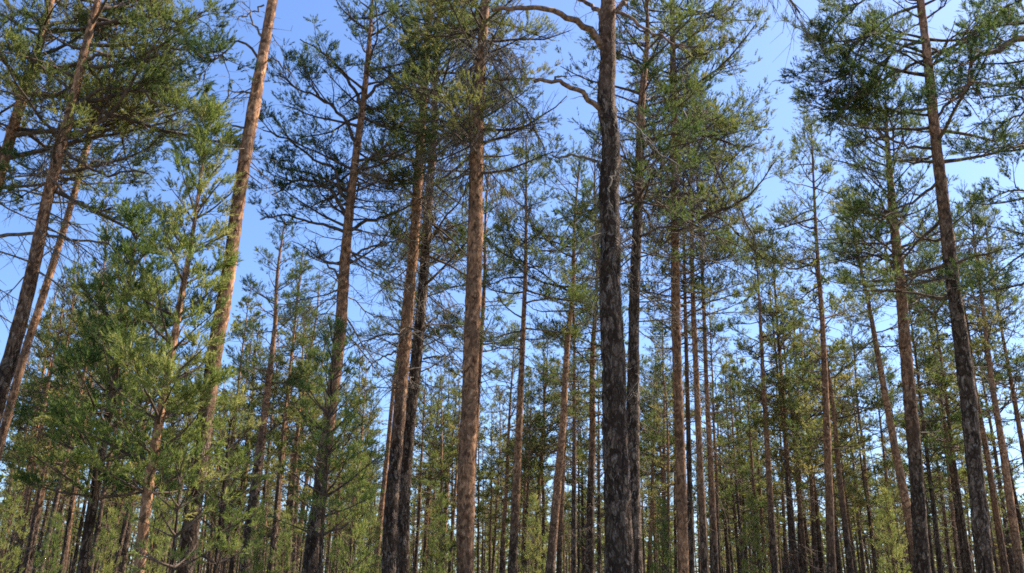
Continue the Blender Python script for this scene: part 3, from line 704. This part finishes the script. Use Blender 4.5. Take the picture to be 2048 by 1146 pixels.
ORD = ['first', 'second', 'third', 'fourth', 'fifth', 'sixth', 'seventh', 'eighth', 'ninth', 'tenth', 'eleventh', 'twelfth', 'thirteenth', 'fourteenth',
       'fifteenth', 'sixteenth', 'seventeenth', 'eighteenth', 'nineteenth', 'twentieth', 'twenty-first', 'twenty-second', 'twenty-third', 'twenty-fourth', 'twenty-fifth',
       'twenty-sixth', 'twenty-seventh', 'twenty-eighth', 'twenty-ninth', 'thirtieth', 'thirty-first', 'thirty-second', 'thirty-third', 'thirty-fourth', 'thirty-fifth',
       'thirty-sixth', 'thirty-seventh', 'thirty-eighth', 'thirty-ninth', 'fortieth']
rng = np.random.default_rng(77)
MID = [  # tip, foot (pixels), width at the foot, height, kind, label
    ((1052, 270), (1022, 1146), 19, 18.0, 0, 'slim straight pine with brown stem, next beyond the knotty tan pine'),
    ((1160, 320), (1100, 1146), 19, 18.0, 1, 'dark tilted pine about midway between the knotty tan pine and the thickest trunk'),
    ((1146, 450), (1147, 1146), 11, 18.0, 3, 'thin upright pine with pale lit edge beside the dark tilted pine'),
    ((1205, 360), (1181, 1146), 17, 18.0, 2, 'slender pine close beside the thickest dark trunk, on its sunless side'),
    ((1362, 150), (1384, 1146), 12, 18.0, 3, 'thin dark pine just behind the slender orange pine'),
    ((1372, 110), (1409, 1146), 16, 18.0, 1, 'greyish dark pine in the cluster behind the slender orange pine'),
    ((1386, 190), (1431, 1146), 13, 18.0, 0, 'brown pine with lit edge at the outer side of the cluster behind the orange pine'),
    ((1420, 560), (1440, 1146), 7, 17.0, 2, 'very thin sunlit pine at the end of the cluster behind the orange pine'),
    ((1508, 455), (1551, 1146), 14, 18.0, 1, 'dark thin pine whose tip stands at the edge of the wide sky gap'),
    ((1545, 470), (1588, 1146), 14, 18.0, 0, 'orange-brown pine with a lit stripe, below the wide sky gap'),
    ((1588, 560), (1601, 1146), 11, 18.0, 3, 'brown pine standing close to the lit-striped pine below the sky gap'),
    ((1622, 245), (1664, 1146), 18, 18.0, 1, 'straight dark pine with small tapering crown rising into the wide sky gap'),
    ((1697, 380), (1836, 1146), 18, 18.0, 2, 'strongly leaning sunlit-edged pine crossing behind the reddish dark-stemmed pine'),
    ((1895, 430), (2011, 1146), 14, 18.0, 1, 'thin brown pine behind the tall dark leaning pine'),
    ((1940, 400), (2043, 1146), 17, 18.0, 2, 'warm orange pine with a bright lit edge near the picture border'),
    ((1965, 420), (2090, 1146), 13, 18.0, 0, 'thin leaning pine whose foot lies outside the picture beyond the bright-edged orange pine'),
    ((1850, 570), (1931, 1146), 11, 18.0, 3, 'thin brown pine between the reddish pine and the tall dark leaning pine'),
    ((872, 300), (797, 1146), 15, 19.0, 0, 'pine hidden behind the close-set pair, its crown showing above and beside them'),
    ((980, 310), (931, 1146), 17, 19.0, 3, 'pine whose stem is hidden behind the knotty tan pine, its crown showing beside it'),
    ((1190, 300), (1240, 1146), 18, 19.0, 2, 'pine hidden behind the thickest trunk, only parts of its crown showing'),
    ((826, 470), (750, 1146), 12, 18.0, 2, 'thin sunlit pine standing alone before the sky gap by the close-set pair'),
    ((570, 440), (487, 1146), 22, 18.0, 0, 'lit brown pine standing behind the sapling and the tall bare trunk'),
    ((606, 500), (540, 1146), 13, 18.0, 1, 'dark slim pine, second beyond the tall bare trunk'),
    ((640, 540), (560, 1146), 12, 18.0, 2, 'bright orange slim pine just short of the crooked-limbed pine'),
    ((655, 650), (587, 1146), 11, 18.0, 0, 'slim pine with golden edge right beside the crooked-limbed pine'),
    ((880, 760), (847, 1146), 9, 17.0, 1, 'slim dark far pine in the gap between the close-set pair and the tan pine'),
    ((915, 770), (880, 1146), 13, 17.0, 0, 'leaning brown far pine beside the knotty tan pine, towards the close-set pair'),
    ((1030, 650), (1004, 1146), 10, 18.0, 3, 'thin dark pine hugging the slim straight brown-stemmed pine'),
    ((1060, 740), (1044, 1146), 8, 18.0, 1, 'thin far pine just past the slim straight brown-stemmed pine'),
    ((1097, 660), (1066, 1146), 9, 18.0, 0, 'thin pine with orange upper stem before the dark tilted pine'),
    ((1138, 620), (1119, 1146), 11, 18.0, 1, 'thin dark stem tucked behind the dark tilted pine'),
    ((118, 560), (30, 1146), 13, 18.0, 2, 'sunlit thin pine low among the leaning stems at the picture border'),
    ((160, 530), (52, 1146), 17, 18.0, 1, 'dark pine in the cluster of leaning stems before the young pines'),
    ((185, 600), (88, 1146), 11, 18.0, 0, 'slim brown pine at the inner side of the leaning cluster before the young pines'),
    ((60, 700), (-5, 1146), 11, 17.0, 3, 'thin dark pine at the very border, below the leaning trunks'),
    ((215, 560), (125, 1146), 11, 18.0, 1, 'thin dark pine beside the broad young pine stem'),
    ((330, 560), (243, 1146), 13, 18.0, 3, 'dark pine seen between the stems of the two young pines'),
    ((520, 640), (462, 1146), 12, 18.0, 2, 'sunlit pine seen just past the sapling stem'),
    ((750, 770), (700, 1146), 8, 17.0, 1, 'thin far pine under the sky gap beyond the crooked-limbed pine'),
    ((1312, 720), (1297, 1146), 9, 17.0, 1, 'thin dark far pine first past the thickest trunk'),
    ((1325, 640), (1328, 1146), 10, 18.0, 3, 'thin dark pine midway from the thickest trunk to the slender orange pine'),
    ((1465, 740), (1487, 1146), 12, 17.0, 0, 'brown far pine standing alone beneath the small sky gap'),
    ((1500, 770), (1532, 1146), 8, 17.0, 1, 'thin far pine leaning beside the dark pine at the sky gap edge'),
    ((1700, 640), (1752, 1146), 9, 18.0, 1, 'thin dark pine in the open space past the straight dark pine'),
    ((1745, 700), (1788, 1146), 8, 17.0, 2, 'pale thin pine before the strongly leaning one'),
    ((1655, 690), (1678, 1146), 9, 17.0, 2, 'lit thin pine immediately past the straight dark pine'),
]
USED = []
for (tp, bt, w, hg, k, lab) in MID:
    _, d = place(MIDP[(k + (len(USED) % 2) * 3) % 7], 'pine_tree', lab, tp, bt, w, hg * rng.uniform(0.97, 1.03), rng, 'pines standing further in the stand')
    USED.append((bt[0], d, w))

# far trees fill the depth of the stand
ANCH = [(-60, 'picture border'), (163, 'broad young pine'), (370, 'tall bare trunk'), (620, 'crooked-limbed pine'), (790, 'close-set pair'), (930, 'knotty tan pine'),
        (1240, 'thickest trunk'), (1367, 'slender orange pine'), (1551, 'sky-gap pine'), (1664, 'straight dark pine'), (1846, 'reddish dark pine'), (1971, 'tall leaning pine'), (2110, 'picture border')]
far = []
tries = 0
NEARX = [(163, 15), (277, 15), (370, 24), (620, 20), (777, 17), (806, 15), (930, 23), (1240, 36), (1270, 18), (1367, 14), (1846, 18), (1971, 24)]
OPEN = lambda x: x < 335 or 500 < x < 640 or 1165 < x < 1260 or 1530 < x < 1645 or x > 1770
while len(far) < 245 and tries < 9000:
    tries += 1
    x = rng.uniform(-15, 2062)
    d = math.sqrt(rng.uniform(48 ** 2, 125 ** 2)) if len(far) >= 45 else rng.uniform(34, 58)
    hg = rng.uniform(14.5, 18.5)
    if any(abs(x - a) < w for a, w in NEARX): continue
    w = rng.uniform(0.17, 0.27) * F / d
    if any(abs(x - a) < (w + b) * 0.45 for a, b in [(u[0], u[2]) for u in USED if u[1] < d]): continue
    if any(abs(x - a) < 3.5 or (abs(x - a) < 9 and abs(d - b) < 6) for a, b, *_ in far): continue
    # tip pixel: vertical stem with a little lean
    pb = unproject(x, 1146, d)
    tip = np.array([pb[0] + rng.normal(0, 0.25), d, hg])
    px = project(tip)
    if px[1] < (430 if OPEN(px[0]) else 690): continue
    if 735 < px[0] < 800 and px[1] < 850: continue          # the open sky seen there
    far.append((x, d, hg, w, px))
gaps = {}
for f_ in far:
    g = max(i for i, a in enumerate(ANCH) if a[0] <= f_[0])
    gaps.setdefault(g, []).append(f_)
for g, fs in gaps.items():
    fs.sort()
    for j, (x, d, hg, w, px) in enumerate(fs):
        lab = '%s of %d far pines from the %s towards the %s' % (ORD[j], len(fs), ANCH[g][1], ANCH[g + 1][1])
        place(FARP[int(rng.integers(0, 6))], 'far_pine', lab, px, (x, 1146), w, hg, rng, 'thin far pines deep in the stand', d=d)

# low young pines of the undergrowth, one grown and the rest copied
def young_proto():
    g = np.random.default_rng(301)
    z = np.linspace(-0.1, 5.0, 6)
    pts = np.stack([g.normal(0, 0.03, 6), g.normal(0, 0.03, 6), z], -1)
    tm, q, r_ = stem_mesh(g, pts, np.linspace(0.05, 0.008, 6), 1.0, 3.0, sides=8, step=0.3)
    o = dict(LOD_MID); o.update(cb=0.5, R=1.1, n=5, young=True, whorl=0.4, inner=0.0, t0=0.12, lmin=4, bare=0.0, tint=0.68, ns=1.1, m=10, w=0.018)
    p, d, L, rb, u = crown_primaries(g, q, r_, o)
    P1 = walk(g, p, d, L, 7, 0.07, 0.05)
    t2, t3, nd = foliage(g, P1, L, rb, o)
    bm = mesh_from('branchwork', [tubes(P1, rb[:, None] * TAPER7[None], 4), tubes(t2[0], t2[1], 3)], M_TWIG)
    return tm, bm, mesh_from('crown', [nd[:2]], M_YOUNG, False, {'tint': nd[2]})
YP = young_proto()
LOWP = [  # tip pixel, distance, height, label
    (35, 960, 30, 'low young pine at the picture border under the leaning trunks'),
    (108, 1040, 26, 'low young pine just short of the broad young pine stem'),
    (222, 1030, 24, 'low young pine showing between the two tall young pine stems'),
    (318, 1010, 22, 'low young pine just past the candle-tipped young pine stem'),
    (520, 1030, 28, 'low young pine behind the sapling, past the tall bare trunk'),
    (575, 1040, 33, 'low young pine just short of the crooked-limbed pine'),
    (712, 905, 24, 'low young pine under the sky gap past the crooked-limbed pine'),
    (745, 985, 33, 'smaller low young pine at the foot of the lone sunlit thin pine'),
    (880, 1000, 36, 'low young pine between the close-set pair and the knotty tan pine'),
    (1072, 1005, 38, 'low young pine between the knotty tan pine and the dark tilted pine'),
    (1315, 1010, 36, 'low young pine between the thickest trunk and the slender orange pine'),
    (1500, 1000, 40, 'low young pine near the dark thin pine below the sky gap'),
    (1775, 990, 38, 'low young pine before the strongly leaning sunlit-edged pine'),
]
for (x, y, d, lab) in LOWP:
    tip = unproject(x, y, d)
    o = thing('low_young_pine', lab, PINE, (tip[0] + rng.normal(0, 0.06), d, 0), 'low young pines of the undergrowth')
    k = tip[2] / 5.0; o.scale = (k * 0.72, k * 0.72, k); o.rotation_euler = (0, 0, rng.uniform(0, 6.28))
    link('trunk', YP[0], o); link('branchwork', YP[1], o)['kind'] = 'stuff'; link('crown', YP[2], o)

# the wood beyond, one mass
def distant_forest():
    r2 = np.random.default_rng(909)
    parts = []; n = 620
    az = np.radians(r2.uniform(-40, 40, n)); d = np.sqrt(r2.uniform(125 ** 2, 260 ** 2, n)); hg = r2.uniform(13, 19, n)
    x = np.sin(az) * d; y = np.cos(az) * d
    T = np.stack([np.stack([x, y, np.zeros(n) - .2], -1), np.stack([x, y, hg], -1)], 1)
    tv = tubes(T, np.stack([r2.uniform(0.09, 0.15, n), np.full(n, 0.02)], 1), 5)
    pos = []; 
    for i in range(n):
        k = 80; u = r2.uniform(0, 1, k) ** 0.8; z = hg[i] * (0.16 + 0.84 * u); rad = 2.0 * (1 - u) ** 0.6 * r2.uniform(0.1, 1, k) ** 0.6; a = r2.uniform(0, 6.283, k)
        pos.append(np.stack([x[i] + np.cos(a) * rad, y[i] + np.sin(a) * rad, z], -1))
    pos = np.concatenate(pos); dr = norm(r2.normal(0, 1, pos.shape) + [0, 0, 0.3])
    nv, nf, tn = needles(r2, pos, dr, np.full(len(pos), 0.5), 3, 0.8, 0.42, np.clip(r2.normal(0.45, 0.2, len(pos)), 0, 1))
    o = link('distant_forest', mesh_from('distant_forest', [(nv, nf), tv], M_NEEDLE, False, {'tint': np.concatenate([tn, np.full(len(tv[0]), 0.95)])}))
    o['kind'] = 'stuff'; o['label'] = 'far wood closing the view low between the trunks'; o['category'] = 'forest'
distant_forest()

tot = sum(len(m.loops) - 2 * len(m.polygons) for m in bpy.data.meshes)
print('STATS', STAT, 'unique tris', tot, 'objects', len(bpy.data.objects), 'far', len(far))
